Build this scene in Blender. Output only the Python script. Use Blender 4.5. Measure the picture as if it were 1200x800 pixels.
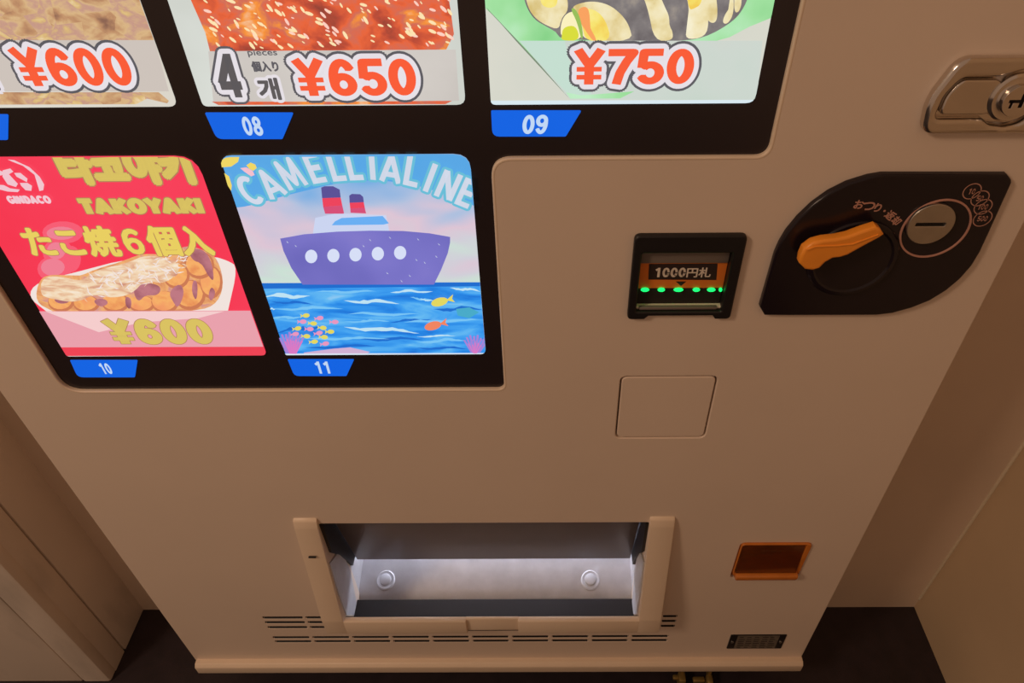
import bpy, bmesh, math, random
from mathutils import Vector, Matrix
random.seed(7)
for o in list(bpy.data.objects): bpy.data.objects.remove(o)
SC = bpy.context.scene
COL = SC.collection

# ------------------------------------------------------------------ camera
F, PX, PITCH, YAW, ROLL = 827.1, 36.33, 0.719546, -0.005434, -0.008852
EYE = Vector((0.084745, -0.546911, 1.306301))
fw = Vector((math.sin(YAW)*math.cos(PITCH), math.cos(YAW)*math.cos(PITCH), -math.sin(PITCH)))
r0 = Vector((math.cos(YAW), -math.sin(YAW), 0)); u0 = r0.cross(fw)
RT = r0*math.cos(ROLL) + u0*math.sin(ROLL); UP = -r0*math.sin(ROLL) + u0*math.cos(ROLL)
cd = bpy.data.cameras.new('camera'); cam = bpy.data.objects.new('camera', cd); COL.objects.link(cam)
m = Matrix((RT, UP, -fw)).transposed().to_4x4(); m.translation = EYE
cam.matrix_world = m
cd.sensor_width = 36; cd.lens = F*36/1200; cd.shift_x = -PX/1200; cd.clip_start = 0.01
SC.camera = cam

# ------------------------------------------------------------------ light
SC.view_settings.view_transform = 'Standard'; SC.view_settings.look = 'None'
SC.view_settings.exposure = 0.22; SC.view_settings.gamma = 1.0; SC.view_settings.use_curve_mapping = False
wd = bpy.data.worlds.new('world'); SC.world = wd; wd.use_nodes = True
wd.node_tree.nodes['Background'].inputs[0].default_value = (1.0, 0.63, 0.42, 1)
wd.node_tree.nodes['Background'].inputs[1].default_value = 0.255
ld = bpy.data.lights.new('ceiling_lamp_left_offscreen', 'AREA'); ld.shape = 'DISK'; ld.size = 0.45
ld.energy = 15; ld.color = (1.0, 0.71, 0.49)
lo = bpy.data.objects.new('ceiling_lamp_left_offscreen', ld); COL.objects.link(lo)
lo.location = (-1.55, -1.15, 2.35)
lo.rotation_euler = (Vector((0.1, 0, 0.6)) - Vector(lo.location)).to_track_quat('-Z', 'Y').to_euler()

# ------------------------------------------------------------------ helpers
def ray(px, py): return fw + RT*((px-600-PX)/F) - UP*((py-400)/F)
def W(px, py, y=0.0):                       # photo pixel -> (X, Z) on the upright plane Y = y
    d = ray(px, py); s = (y-EYE.y)/d.y; p = EYE + d*s; return (p.x, p.z)
def lin(c):
    return tuple((v/12.92 if v <= 0.04045 else ((v+0.055)/1.055)**2.4) for v in [q/255 for q in c])
def newmat(name):
    mt = bpy.data.materials.new(name); mt.use_nodes = True
    return mt, mt.node_tree.nodes, mt.node_tree.links, mt.node_tree.nodes['Principled BSDF']
def surf(name, col, rough=0.45, metal=0.0, var=0.06, scale=9.0, bump=0.0, bscale=300., spec=0.5, coat=0.0):
    """painted / moulded surface: colour with a little procedural mottling and relief"""
    mt, N, L, b = newmat(name)
    tc = N.new('ShaderNodeTexCoord'); nz = N.new('ShaderNodeTexNoise'); nz.inputs['Scale'].default_value = scale
    nz.inputs['Detail'].default_value = 5; L.new(tc.outputs['Object'], nz.inputs['Vector'])
    rp = N.new('ShaderNodeValToRGB'); c = lin(col)
    rp.color_ramp.elements[0].color = (*[v*(1-var) for v in c], 1); rp.color_ramp.elements[1].color = (*[min(1, v*(1+var)) for v in c], 1)
    rp.color_ramp.elements[0].position = .3; rp.color_ramp.elements[1].position = .7
    L.new(nz.outputs['Fac'], rp.inputs['Fac']); L.new(rp.outputs['Color'], b.inputs['Base Color'])
    b.inputs['Roughness'].default_value = rough; b.inputs['Metallic'].default_value = metal
    b.inputs['Specular IOR Level'].default_value = spec; b.inputs['Coat Weight'].default_value = coat
    if bump:
        n2 = N.new('ShaderNodeTexNoise'); n2.inputs['Scale'].default_value = bscale
        L.new(tc.outputs['Object'], n2.inputs['Vector'])
        bp = N.new('ShaderNodeBump'); bp.inputs['Strength'].default_value = bump; bp.inputs['Distance'].default_value = .001
        L.new(n2.outputs['Fac'], bp.inputs['Height']); L.new(bp.outputs['Normal'], b.inputs['Normal'])
    return mt
CARD = 0.86        # brightness of the backlit display
def backlit(name, col, s=1.0):
    """print on a backlit card"""
    mt, N, L, b = newmat(name)
    b.inputs['Base Color'].default_value = (.02, .02, .02, 1); b.inputs['Roughness'].default_value = .25
    b.inputs['Specular IOR Level'].default_value = .2
    b.inputs['Emission Color'].default_value = (*lin(col), 1); b.inputs['Emission Strength'].default_value = s*CARD
    return mt
def picture(name, stops, scale=40., detail=4., stretch=(1, 1, 1), rot=0., dist=0., s=1.0, vor=0.):
    """printed picture of mixed colours on a backlit card: noise through a colour ramp"""
    mt, N, L, b = newmat(name)
    tc = N.new('ShaderNodeTexCoord'); mp = N.new('ShaderNodeMapping')
    mp.inputs['Scale'].default_value = stretch; mp.inputs['Rotation'].default_value = (0, rot, 0)
    L.new(tc.outputs['Object'], mp.inputs['Vector'])
    nz = N.new('ShaderNodeTexNoise'); nz.inputs['Scale'].default_value = scale; nz.inputs['Detail'].default_value = detail
    nz.inputs['Distortion'].default_value = dist
    L.new(mp.outputs['Vector'], nz.inputs['Vector']); fac = nz.outputs['Fac']
    if vor:
        vo = N.new('ShaderNodeTexVoronoi'); vo.inputs['Scale'].default_value = scale*1.3; L.new(mp.outputs['Vector'], vo.inputs['Vector'])
        sp = N.new('ShaderNodeSeparateColor'); L.new(vo.outputs['Color'], sp.inputs[0])
        mx = N.new('ShaderNodeMix'); mx.inputs[0].default_value = vor
        L.new(fac, mx.inputs[2]); L.new(sp.outputs[0], mx.inputs[3]); fac = mx.outputs[0]
    rp = N.new('ShaderNodeValToRGB'); els = rp.color_ramp.elements
    while len(els) < len(stops): els.new(.5)
    for e, (p, c) in zip(els, stops): e.position = p; e.color = (*lin(c), 1)
    L.new(fac, rp.inputs['Fac']); L.new(rp.outputs['Color'], b.inputs['Emission Color'])
    b.inputs['Base Color'].default_value = (.02, .02, .02, 1); b.inputs['Roughness'].default_value = .25
    b.inputs['Specular IOR Level'].default_value = .2; b.inputs['Emission Strength'].default_value = s*CARD
    return mt

def finish(name, me, mats, parent=None, smooth=True):
    for mt in (mats if isinstance(mats, (list, tuple)) else [mats]): me.materials.append(mt)
    if smooth:
        for p in me.polygons: p.use_smooth = True
        me.set_sharp_from_angle(angle=math.radians(32))
    o = bpy.data.objects.new(name, me); COL.objects.link(o)
    if parent: o.parent = parent
    return o
def struct(o, label):
    o['kind'] = 'structure'; o['label'] = label; return o
def obj(name, bm, mats, parent=None, smooth=True):
    bmesh.ops.recalc_face_normals(bm, faces=bm.faces)
    me = bpy.data.meshes.new(name); bm.to_mesh(me); bm.free(); return finish(name, me, mats, parent, smooth)
def bx(bm, x0, x1, y0, y1, z0, z1, bev=0., seg=2):
    t = bmesh.new(); bmesh.ops.create_cube(t, size=1)
    for v in t.verts: v.co = Vector(((x0+x1)/2+v.co.x*(x1-x0), (y0+y1)/2+v.co.y*(y1-y0), (z0+z1)/2+v.co.z*(z1-z0)))
    if bev: bmesh.ops.bevel(t, geom=t.edges[:], offset=bev, segments=seg, affect='EDGES', profile=.5)
    me = bpy.data.meshes.new('t'); t.to_mesh(me); t.free(); bm.from_mesh(me); bpy.data.meshes.remove(me); return bm
def box(name, x0, x1, y0, y1, z0, z1, mat, parent=None, bev=0.): return obj(name, bx(bmesh.new(), x0, x1, y0, y1, z0, z1, bev), mat, parent)
def prism_x(bm, prof, x0, x1, bev=0.):      # profile [(y,z)] swept along X
    t = bmesh.new(); a = [t.verts.new((x0, y, z)) for y, z in prof]; b = [t.verts.new((x1, y, z)) for y, z in prof]
    t.faces.new(a); t.faces.new(b[::-1]); n = len(prof)
    for i in range(n): t.faces.new((a[i], b[i], b[(i+1) % n], a[(i+1) % n]))
    bmesh.ops.recalc_face_normals(t, faces=t.faces)
    if bev: bmesh.ops.bevel(t, geom=t.edges[:], offset=bev, segments=2, affect='EDGES', profile=.5)
    me = bpy.data.meshes.new('t'); t.to_mesh(me); t.free(); bm.from_mesh(me); bpy.data.meshes.remove(me); return bm
def lathe_y(bm, cx, cz, prof, n=40):         # profile [(radius, y)] turned about the Y axis through (cx, cz)
    rings = []
    for r, y in prof:
        rings.append([bm.verts.new((cx+r*math.cos(2*math.pi*k/n), y, cz+r*math.sin(2*math.pi*k/n))) for k in range(n)])
    for a, b in zip(rings, rings[1:]):
        for k in range(n): bm.faces.new((a[k], a[(k+1) % n], b[(k+1) % n], b[k]))
    bm.faces.new(rings[-1]); bm.faces.new(rings[0][::-1]); return bm
def rpoly(pts, rad, seg=6):                  # closed loop with rounded corners
    out = []; n = len(pts); rad = rad if isinstance(rad, (list, tuple)) else [rad]*n
    for i in range(n):
        p = Vector(pts[i]); a = Vector(pts[i-1])-p; b = Vector(pts[(i+1) % n])-p; r = rad[i]
        if r <= 0: out.append(tuple(p)); continue
        ang = a.angle(b); d = min(r/math.tan(ang/2), a.length*.49, b.length*.49); s = p+a.normalized()*d; e = p+b.normalized()*d
        for k in range(seg+1):
            t = k/seg; out.append(tuple(s*(1-t)**2+p*2*t*(1-t)+e*t*t))
    return out
def rect(x0, z0, x1, z1, r=0., seg=5): return rpoly([(x0, z0), (x1, z0), (x1, z1), (x0, z1)], r, seg)
def circ(cx, cz, r, n=40, rz=None, rot=0.):
    rz = rz or r; c, s = math.cos(rot), math.sin(rot); o = []
    for k in range(n):
        a = 2*math.pi*k/n; x, z = r*math.cos(a), rz*math.sin(a); o.append((cx+x*c-z*s, cz+x*s+z*c))
    return o
def curve_mesh(cu):
    o = bpy.data.objects.new('t', cu); COL.objects.link(o)
    dg = bpy.context.evaluated_depsgraph_get(); me = bpy.data.meshes.new_from_object(o.evaluated_get(dg))
    bpy.data.objects.remove(o); bpy.data.curves.remove(cu); return me
def plate_mesh(loops, yf, depth, bev=0., bres=2):   # flat plate facing -Y with its front at Y = yf; loops[1:] are holes
    cu = bpy.data.curves.new('t', 'CURVE'); cu.dimensions = '2D'; cu.fill_mode = 'BOTH'
    cu.extrude = depth/2-bev; cu.bevel_depth = bev; cu.offset = -bev; cu.bevel_resolution = bres
    for k, lp in enumerate(loops):
        ar = sum(lp[i-1][0]*lp[i][1]-lp[i][0]*lp[i-1][1] for i in range(len(lp)))
        if (ar > 0) != (k == 0): lp = lp[::-1]          # outline counter-clockwise, holes clockwise
        sp = cu.splines.new('POLY'); sp.points.add(len(lp)-1); sp.use_cyclic_u = True
        for q, (x, z) in zip(sp.points, lp): q.co = (x, z, 0, 1)
    me = curve_mesh(cu); me.materials.clear()
    yc = yf+depth/2
    for v in me.vertices: x, y, z = v.co; v.co = (x, yc-z, y)
    return me
def plate(name, loops, yf, depth, mat, parent=None, bev=0., bres=2): return finish(name, plate_mesh(loops, yf, depth, bev, bres), mat, parent)
GL = {}
def glyph(s):                                # outline of a word as flat triangles, width/height as set by the built-in typeface
    if s in GL: return GL[s]
    cu = bpy.data.curves.new('t', 'FONT'); cu.body = s; cu.fill_mode = 'FRONT'; cu.resolution_u = 3; cu.size = 1
    me = curve_mesh(cu); vs = [(v.co.x, v.co.y) for v in me.vertices]; fs = [tuple(p.vertices) for p in me.polygons]
    bpy.data.meshes.remove(me)
    if not vs: vs = [(0, 0), (1, 0), (1, 1)]; fs = [(0, 1, 2)]
    x0 = min(v[0] for v in vs); x1 = max(v[0] for v in vs); y0 = min(v[1] for v in vs); y1 = max(v[1] for v in vs)
    GL[s] = ([((x-x0)/max(1e-6, x1-x0), (y-y0)/max(1e-6, y1-y0)) for x, y in vs], fs, (x1-x0)/max(1e-6, y1-y0)); return GL[s]
def arc(cx, cz, rx, rz, a0, a1, n=14):
    return [(cx+rx*math.cos(math.radians(a0+(a1-a0)*k/n)), cz+rz*math.sin(math.radians(a0+(a1-a0)*k/n))) for k in range(n+1)]
ST = {  # centre lines of a plain grotesque face: (advance, strokes), drawn 1 high
 '0': (.62, [arc(.28, .5, .19, .405, 0, 360, 24)]),
 '1': (.62, [[(.34, 0), (.34, 1)], [(.34, .90), (.10, .74)]]),
 '4': (.62, [[(.41, 0), (.41, 1)], [(.40, .94), (.05, .31)], [(0, .28), (.58, .28)]]),
 '5': (.62, [[(.53, .91), (.12, .91), (.095, .47)], arc(.28, .325, .20, .235, 140, -158, 18)]),
 '6': (.62, [arc(.285, .31, .19, .22, 0, 360, 22), arc(.30, .44, .21, .47, 36, 200, 16)]),
 '7': (.62, [[(.0, .91), (.54, .91), (.40, .66), (.27, .34), (.20, 0)]]),
 '8': (.62, [arc(.28, .72, .165, .19, 0, 360, 22), arc(.28, .28, .19, .20, 0, 360, 22)]),
 '9': (.62, [arc(.275, .69, .19, .22, 0, 360, 22), arc(.26, .56, .21, .47, 216, 380, 16)]),
 '¥': (.68, [[(.05, 1), (.30, .55), (.55, 1)], [(.30, .55), (.30, 0)]]+[[(x, z), (x+.54, z)] for z in (.475, .415, .245, .185) for x in (.03,)]),
 'A': (.72, [[(.02, 0), (.31, .93), (.60, 0)], [(.14, .27), (.48, .27)]]),
 'C': (.68, [arc(.33, .5, .26, .41, 48, 312, 22)]),
 'D': (.66, [[(.09, 0), (.09, 1)], [(.09, .91), (.25, .91)]+arc(.25, .5, .25, .41, 90, -90, 16)+[(.09, .09)]]),
 'E': (.58, [[(.09, 0), (.09, 1)], [(.05, .91), (.48, .91)], [(.05, .51), (.44, .51)], [(.05, .09), (.49, .09)]]),
 'G': (.70, [arc(.33, .5, .26, .41, 48, 340, 22), [(.36, .44), (.62, .44)], [(.58, .48), (.58, .1)]]),
 'I': (.28, [[(.09, 0), (.09, 1)]]),
 'K': (.66, [[(.09, 0), (.09, 1)], [(.10, .36), (.54, .98)], [(.25, .52), (.56, .02)]]),
 'L': (.56, [[(.09, 0), (.09, 1)], [(.05, .09), (.47, .09)]]),
 'M': (.90, [[(.05, 0), (.12, .95), (.39, .15), (.66, .95), (.73, 0)]]),
 'N': (.74, [[(.09, 0), (.09, .97)], [(.10, .95), (.53, .05)], [(.54, .03), (.54, 1)]]),
 'O': (.74, [arc(.34, .5, .26, .41, 0, 360, 26)]),
 'T': (.62, [[(.0, .91), (.56, .91)], [(.28, .91), (.28, 0)]]),
 'Y': (.66, [[(.03, 1), (.30, .48), (.57, 1)], [(.30, .48), (.30, 0)]]),
}
def stroke_word(t, wt):
    vs, fs, x0 = [], [], 0.
    for ch in t:
        adv, lines = ST[ch]
        for ln in lines:
            h = (wt if not (ch == '¥' and len(ln) == 2 and ln[0][1] == ln[1][1]) else .075)/2; closed = ln[0] == ln[-1] or math.dist(ln[0], ln[-1]) < 1e-6
            for (ax, az), (bx_, bz) in zip(ln, ln[1:]):
                dx, dz = bx_-ax, bz-az; l = math.hypot(dx, dz) or 1e-6; nx, nz = -dz/l*h, dx/l*h; k = len(vs)
                vs += [(x0+ax+nx, az+nz), (x0+ax-nx, az-nz), (x0+bx_-nx, bz-nz), (x0+bx_+nx, bz+nz)]; fs.append((k, k+1, k+2, k+3))
            for i, (ax, az) in enumerate(ln):
                if (0 < i < len(ln)-1) or closed:
                    k = len(vs); vs += [(x0+ax+h*math.cos(q*math.pi/5), az+h*math.sin(q*math.pi/5)) for q in range(10)]; fs.append(tuple(range(k, k+10)))
        x0 += adv+(wt-.18)*.8
    xa = min(v[0] for v in vs); xb = max(v[0] for v in vs); za = min(v[1] for v in vs); zb = max(v[1] for v in vs)
    return [((x-xa)/(xb-xa), (z-za)/(zb-za)) for x, z in vs], fs, (xb-xa)/(zb-za)
def word(t, wt):
    if wt and all(ch in ST for ch in t):
        if (t, wt) not in GL: GL[(t, wt)] = stroke_word(t, wt)
        return GL[(t, wt)]
    return glyph(t)
class Print:
    """flat print built up in very thin layers on a surface at Y = y (facing -Y)"""
    def __init__(s, y, step=.00002): s.y = y; s.step = step; s.k = 0; s.items = []
    def add(s, vs, fs, mat, j=0): s.items.append((list(vs), list(fs), mat, s.y-s.k*s.step-j*s.step*.04))
    def lift(s): s.k += 1; return s
    def poly(s, pts, mat): s.lift(); s.add(pts, [tuple(range(len(pts)))], mat)
    def px(s, pts, mat): s.poly([W(x, z, s.y) for x, z in pts], mat)
    def dot(s, x, z, rx, rz, mat, rot=0., n=18): s.poly(circ(x, z, rx, n, rz, rot), mat)
    def _set(s, base, fs, r, mt, n):
        s.lift(); fine = 24
        if len(fs) and s.fan:                                # quads of a stroke letter: each on its own hair-thin level
            for q, f in enumerate(fs): s.add([base[i] for i in f], [tuple(range(len(f)))], mt, q % fine)
        else: s.add(base, fs, mt)
        for rr in ((r,) if r < .0016 else (r*.5, r)):
            if rr > 0:
                for k in range(n):
                    a = 2*math.pi*k/n; s.add([(x+rr*math.cos(a), z+rr*math.sin(a)) for x, z in base], fs, mt, k+1)
    fan = False
    def text(s, t, x0, z0, x1, z1, mat, bold=0., outline=(), shear=0., n=10, wt=0):
        """t set into the box; outline = [(width, material)] from the outermost inwards"""
        vs, fs, _ = word(t, wt)
        w, h = x1-x0-2*bold, z1-z0-2*bold
        base = [(x0+bold+u*w+shear*(v-.5)*h, z0+bold+v*h) for u, v in vs]
        for r, mt in list(outline)+[(0, mat)]: s._set(base, fs, r+bold, mt, n)
    def textpx(s, t, tl, br, mat, **k):
        a = W(*tl, s.y); b = W(*br, s.y); s.text(t, a[0], b[1], b[0], a[1], mat, **k)
    def letter(s, t, cx, cz, h, rot, mat, bold=0., outline=(), wide=1., n=10, wt=0):
        vs, fs, asp = word(t, wt); w = h*asp*wide
        c, q = math.cos(rot), math.sin(rot); base = []
        for u, v in vs:
            x, z = (u-.5)*w, (v-.5)*h; base.append((cx+x*c-z*q, cz+x*q+z*c))
        for r, mt in list(outline)+[(0, mat)]: s._set(base, fs, r+bold, mt, n)
    def soft(s, pts, mat, it=2):                             # rounded outline through the traced pixels
        for _ in range(it):
            o = []
            for i in range(len(pts)):
                a, b = pts[i], pts[(i+1) % len(pts)]; o += [(a[0]*.75+b[0]*.25, a[1]*.75+b[1]*.25), (a[0]*.25+b[0]*.75, a[1]*.25+b[1]*.75)]
            pts = o
        s.px(pts, mat)
    def build(s, name, parent, clip=None):
        bm = bmesh.new(); mats = []
        for vs, fs, mt, y in s.items:
            if mt not in mats: mats.append(mt)
            mi = mats.index(mt); bv = [bm.verts.new((x, y, z)) for x, z in vs]
            for f in fs:
                try: fc = bm.faces.new([bv[i] for i in f]); fc.material_index = mi
                except ValueError: pass
        bmesh.ops.triangulate(bm, faces=[f for f in bm.faces if len(f.verts) > 4])
        if clip:
            n = len(clip)
            for i in range(n):
                a = clip[i]; b = clip[(i+1) % n]; dx, dz = b[0]-a[0], b[1]-a[1]
                if math.hypot(dx, dz) < 1e-6: continue
                bmesh.ops.bisect_plane(bm, geom=bm.verts[:]+bm.edges[:]+bm.faces[:], plane_co=(a[0], 0, a[1]), plane_no=(dz, 0, -dx), clear_outer=True)
        for f in bm.faces:
            f.normal_update()
            if f.normal.y > 0: f.normal_flip()
        me = bpy.data.meshes.new(name); bm.to_mesh(me); bm.free(); return finish(name, me, mats, parent, False)
def zz(ox, oy, s): return lambda pts: [(ox+x/s, oy+y/s) for x, y in pts]

# ------------------------------------------------------------------ materials
M = {}
M['paint'] = surf('cream_paint', (226, 208, 192), .38, var=.02, scale=6, bump=.04, bscale=900)
M['plastic'] = surf('cream_plastic', (228, 208, 186), .42, var=.02, scale=20)
M['black'] = surf('black_gloss', (46, 38, 40), .22, var=.1, scale=5, spec=.45)
M['plate'] = surf('black_plate_gloss', (30, 22, 28), .2, var=.1, scale=5, spec=.4)
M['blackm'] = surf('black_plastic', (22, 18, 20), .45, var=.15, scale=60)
M['chrome'] = surf('chrome', (214, 206, 198), .16, 1.0, var=.03, scale=30)
M['satin'] = surf('satin_steel', (190, 184, 176), .34, 1.0, var=.05, scale=80)
M['galv'] = surf('galvanised_sheet', (206, 206, 212), .5, .15, var=.08, scale=45, bump=.05)
M['flap'] = surf('smoky_grey_plastic', (112, 100, 98), .35, var=.06, scale=14)
M['rubber'] = surf('dark_rubber', (28, 19, 18), .75, var=.1)
M['orange'] = surf('orange_plastic', (250, 156, 50), .35, var=.04, scale=40)
M['amber'] = surf('amber_plastic', (206, 122, 48), .25, var=.1, scale=40, spec=.6)
M['amberd'] = surf('clear_amber_plastic', (206, 122, 48), .18, var=.1, scale=40, spec=.5)
M['amberd'].node_tree.nodes['Principled BSDF'].inputs['Transmission Weight'].default_value = .9
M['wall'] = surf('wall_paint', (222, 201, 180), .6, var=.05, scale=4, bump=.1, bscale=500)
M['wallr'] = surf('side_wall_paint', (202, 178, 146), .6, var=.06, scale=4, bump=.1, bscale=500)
M['floor'] = surf('dark_floor', (38, 28, 34), .5, var=.25, scale=30, bump=.2, bscale=400)
M['brass'] = surf('brass', (150, 124, 70), .45, .6, var=.1)
M['pink'] = surf('pinkish_print', (190, 140, 124), .5)
M['ink'] = surf('black_ink', (24, 20, 22), .5)
M['greylabel'] = surf('grey_foil_label', (128, 118, 106), .45, .3, var=.2, scale=160)
M['paper'] = surf('white_print', (226, 214, 200), .5)
M['signor'] = surf('orange_sign', (228, 124, 44), .45)
M['signdk'] = surf('brown_black_sign', (48, 34, 32), .45)
M['grey'] = surf('mid_grey_plastic', (120, 110, 104), .4)
M['caulk'] = surf('caulk', (236, 222, 196), .5)
E_ = lambda n, c, s=1.: M.setdefault(n, backlit(n, c, s))
E_('tag_blue', (0, 98, 226)); E_('tag_white', (190, 212, 240)); E_('white', (226, 230, 226)); E_('price_red', (246, 92, 56))
E_('price_white', (228, 222, 228)); E_('price_grey', (92, 90, 96)); E_('led_green', (20, 255, 110), 1.6)

# ------------------------------------------------------------------ the setting
WL, WR, YB = -0.709, 0.803, 0.15
struct(box('floor', -2.6, 2.4, -2.6, 1.2, -.05, 0, M['floor']), 'dark almost black floor around the machine')
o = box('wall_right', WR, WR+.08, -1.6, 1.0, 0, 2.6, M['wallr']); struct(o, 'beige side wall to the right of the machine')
bm = bx(bmesh.new(), WR-.0035, WR+.001, YB-.0035, YB+.003, .03, 2.6, .0015)
struct(obj('trim_4', bm, M['caulk']), 'pale sealant bead in the corner beside the machine')
struct(box('trim_1', WL-.01, -.50, YB, YB+.02, 0, 2.6, M['wall']), 'narrow upright filler panel left of the machine')
struct(box('trim_2', .50, WR+.005, YB, YB+.02, 0, 2.6, M['wall']), 'wide upright filler panel right of the machine')
def wood_stain(name, col):
    mt = surf(name, col, .55, var=.04, scale=5, bump=.08, bscale=500); N = mt.node_tree.nodes; L = mt.node_tree.links; b = N['Principled BSDF']
    src = b.inputs['Base Color'].links[0].from_socket
    tc = N.new('ShaderNodeTexCoord'); mp = N.new('ShaderNodeMapping'); mp.inputs['Scale'].default_value = (10, 12, 4); L.new(tc.outputs['Object'], mp.inputs['Vector'])
    nz = N.new('ShaderNodeTexNoise'); nz.inputs['Scale'].default_value = 1.; nz.inputs['Detail'].default_value = 8; L.new(mp.outputs['Vector'], nz.inputs['Vector'])
    rp = N.new('ShaderNodeValToRGB'); rp.color_ramp.elements[0].position = .56; rp.color_ramp.elements[0].color = (0, 0, 0, 1); rp.color_ramp.elements[1].position = .8
    rp.color_ramp.elements[1].color = (.6, .6, .6, 1); L.new(nz.outputs['Fac'], rp.inputs['Fac'])
    mx = N.new('ShaderNodeMix'); mx.data_type = 'RGBA'; L.new(rp.outputs['Color'], mx.inputs[0]); L.new(src, mx.inputs[6]); mx.inputs[7].default_value = (*[v*.45 for v in lin(col)], 1)
    L.new(mx.outputs[2], b.inputs['Base Color']); return mt
M['stained'] = wood_stain('scuffed_cream_board', (228, 214, 200))
wl = struct(box('wall_left', WL-.1, WL-.012, .03, 1.0, 0, 2.6, M['wall']), 'boarded side wall left of the machine')
box('board', WL-.014, WL, .0705, YB+.012, 0, 2.6, M['stained'], wl, .002)
box('board', WL-.014, WL, .030, .0675, 0, 2.6, M['stained'], wl, .002)
tr = struct(obj('trim_3', bx(bmesh.new(), WL-.05, WL+.001, .010, .034, 0, 2.6, .006), M['stained']), 'rounded upright casing at the end of the left wall')
w2 = struct(box('wall_front', -2.6, WL-.1, .016, .08, 0, 2.6, M['wall']), 'cream wall face left of the casing')
box('board', WL-.30, WL-.052, .012, .03, 0, 2.6, M['stained'], w2, .003)
box('board', WL-.60, WL-.302, .012, .03, 0, 2.6, M['stained'], w2, .003)
struct(box('wall_back', -.9, WR+.08, 1.0, 1.06, 0, 2.6, M['wall']), 'wall behind the machine')

# ------------------------------------------------------------------ the vending machine
VM = bpy.data.objects.new('vending_machine', None); COL.objects.link(VM)
VM['label'] = 'large cream food vending machine with lit product cards in a black display'; VM['category'] = 'vending machine'
HW, ZB, ZT = .515, .10, 1.83
# display outline
DL, DB, DM, DS, DR, DT = -.4443, .7568, .0395, 1.0312, .2723, 1.76
def disp(e=0.): return rpoly([(DL-e, DB-e), (DM+e, DB-e), (DM+e, DS-e), (DR+e, DS-e), (DR+e, DT+e), (DL-e, DT+e)], [.022+e, .009+e, .018-e, .012+e, .012, .012], 8)
# openings
OX0, OX1, OZ0, OZ1 = -.219, .221, .236, .5065
slots = []
for z in (.2545, .2393, .2233): slots += [(-.361, -.299, z), (-.2935, -.270, z), (.2655, .2875, z)]
for z in (.1895, .1755):
    for k in range(10): a = -.3618+k*.0649; slots.append((a, a+.0587, z))
SH = .0030
CV = [W(729, 442), W(839, 442), W(825.5, 512), W(722, 512)]
cvx0, cvx1 = (CV[0][0]+CV[3][0])/2, (CV[1][0]+CV[2][0])/2; cvz0, cvz1 = CV[2][1], CV[0][1]
RX0, RX1, RZ0, RZ1 = .3515, .4495, .366, .4575
holes = [disp(.0), rect(OX0, OZ0, OX1, OZ1, .004), rect(cvx0-.0014, cvz0-.0014, cvx1+.0014, cvz1+.0014, .008), rect(RX0, RZ0, RX1, RZ1, .008), rect(.169, .872, .262, .955, .004)]
holes += [rect(a, z-SH, b, z+SH, .001, 2) for a, b, z in slots]
front = plate('front_panel', [rect(-HW, ZB, HW, ZT, .004)]+holes, 0, .045, M['paint'], VM, .0012)
plate('display_rim', [disp(.0030), disp(-.0006)], -.0002, .008, M['plastic'], VM, .0016, 3)
bm = bmesh.new()
bx(bm, -HW+.006, -HW+.03, .0455, .70, .09, ZT-.004); bx(bm, HW-.03, HW-.006, .0455, .70, .09, ZT-.004)
bx(bm, -HW+.03, HW-.03, .68, .70, .09, ZT-.004); bx(bm, -HW+.03, HW-.03, .0455, .68, ZT-.03, ZT-.004); bx(bm, -HW+.03, HW-.03, .0455, .68, .09, .11)
obj('cabinet_body', bm, M['paint'], VM)
bm = prism_x(bmesh.new(), [(-.013, .088), (-.013, .108), (-.008, .1135), (.012, .1135), (.012, .088)], -.5125, .516, .0015)
obj('bottom_lip', bm, M['plastic'], VM)
# slots: pockets lined in black, which paints in the shade inside each cut
pk = {}
for a, b, z in slots:
    key = round(b-a, 4)
    if key not in pk:
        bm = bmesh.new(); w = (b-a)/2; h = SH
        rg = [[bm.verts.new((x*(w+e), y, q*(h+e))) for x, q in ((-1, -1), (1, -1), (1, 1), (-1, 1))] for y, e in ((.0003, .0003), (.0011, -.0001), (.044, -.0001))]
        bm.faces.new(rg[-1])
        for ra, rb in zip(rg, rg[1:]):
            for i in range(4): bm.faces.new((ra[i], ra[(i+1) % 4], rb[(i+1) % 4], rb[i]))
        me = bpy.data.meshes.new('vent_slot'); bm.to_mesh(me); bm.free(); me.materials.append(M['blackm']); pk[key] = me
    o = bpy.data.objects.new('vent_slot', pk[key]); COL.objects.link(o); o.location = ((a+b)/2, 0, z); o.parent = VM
# feet
for x in (-.40, .40):
    bm = bmesh.new(); bx(bm, x-.03, x+.03, .08, .14, 0, .016, .003); bx(bm, x-.012, x+.012, .098, .122, .015, .091)
    obj('levelling_foot', bm, M['blackm'], VM)
bm = bmesh.new(); bx(bm, .318, .330, -.004, .014, 0, .030, .002); bx(bm, .309, .322, .004, .012, .014, .022, .002); bx(bm, .322, .327, .010, .03, .02, .092)
obj('floor_bracket', bm, M['brass'], VM)
bm = bmesh.new(); bx(bm, .368, .379, -.006, .012, 0, .026, .003); bx(bm, .345, .366, .001, .010, .010, .018, .002); bx(bm, .371, .376, .008, .028, .015, .092)
obj('floor_bracket', bm, M['brass'], VM)

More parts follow.
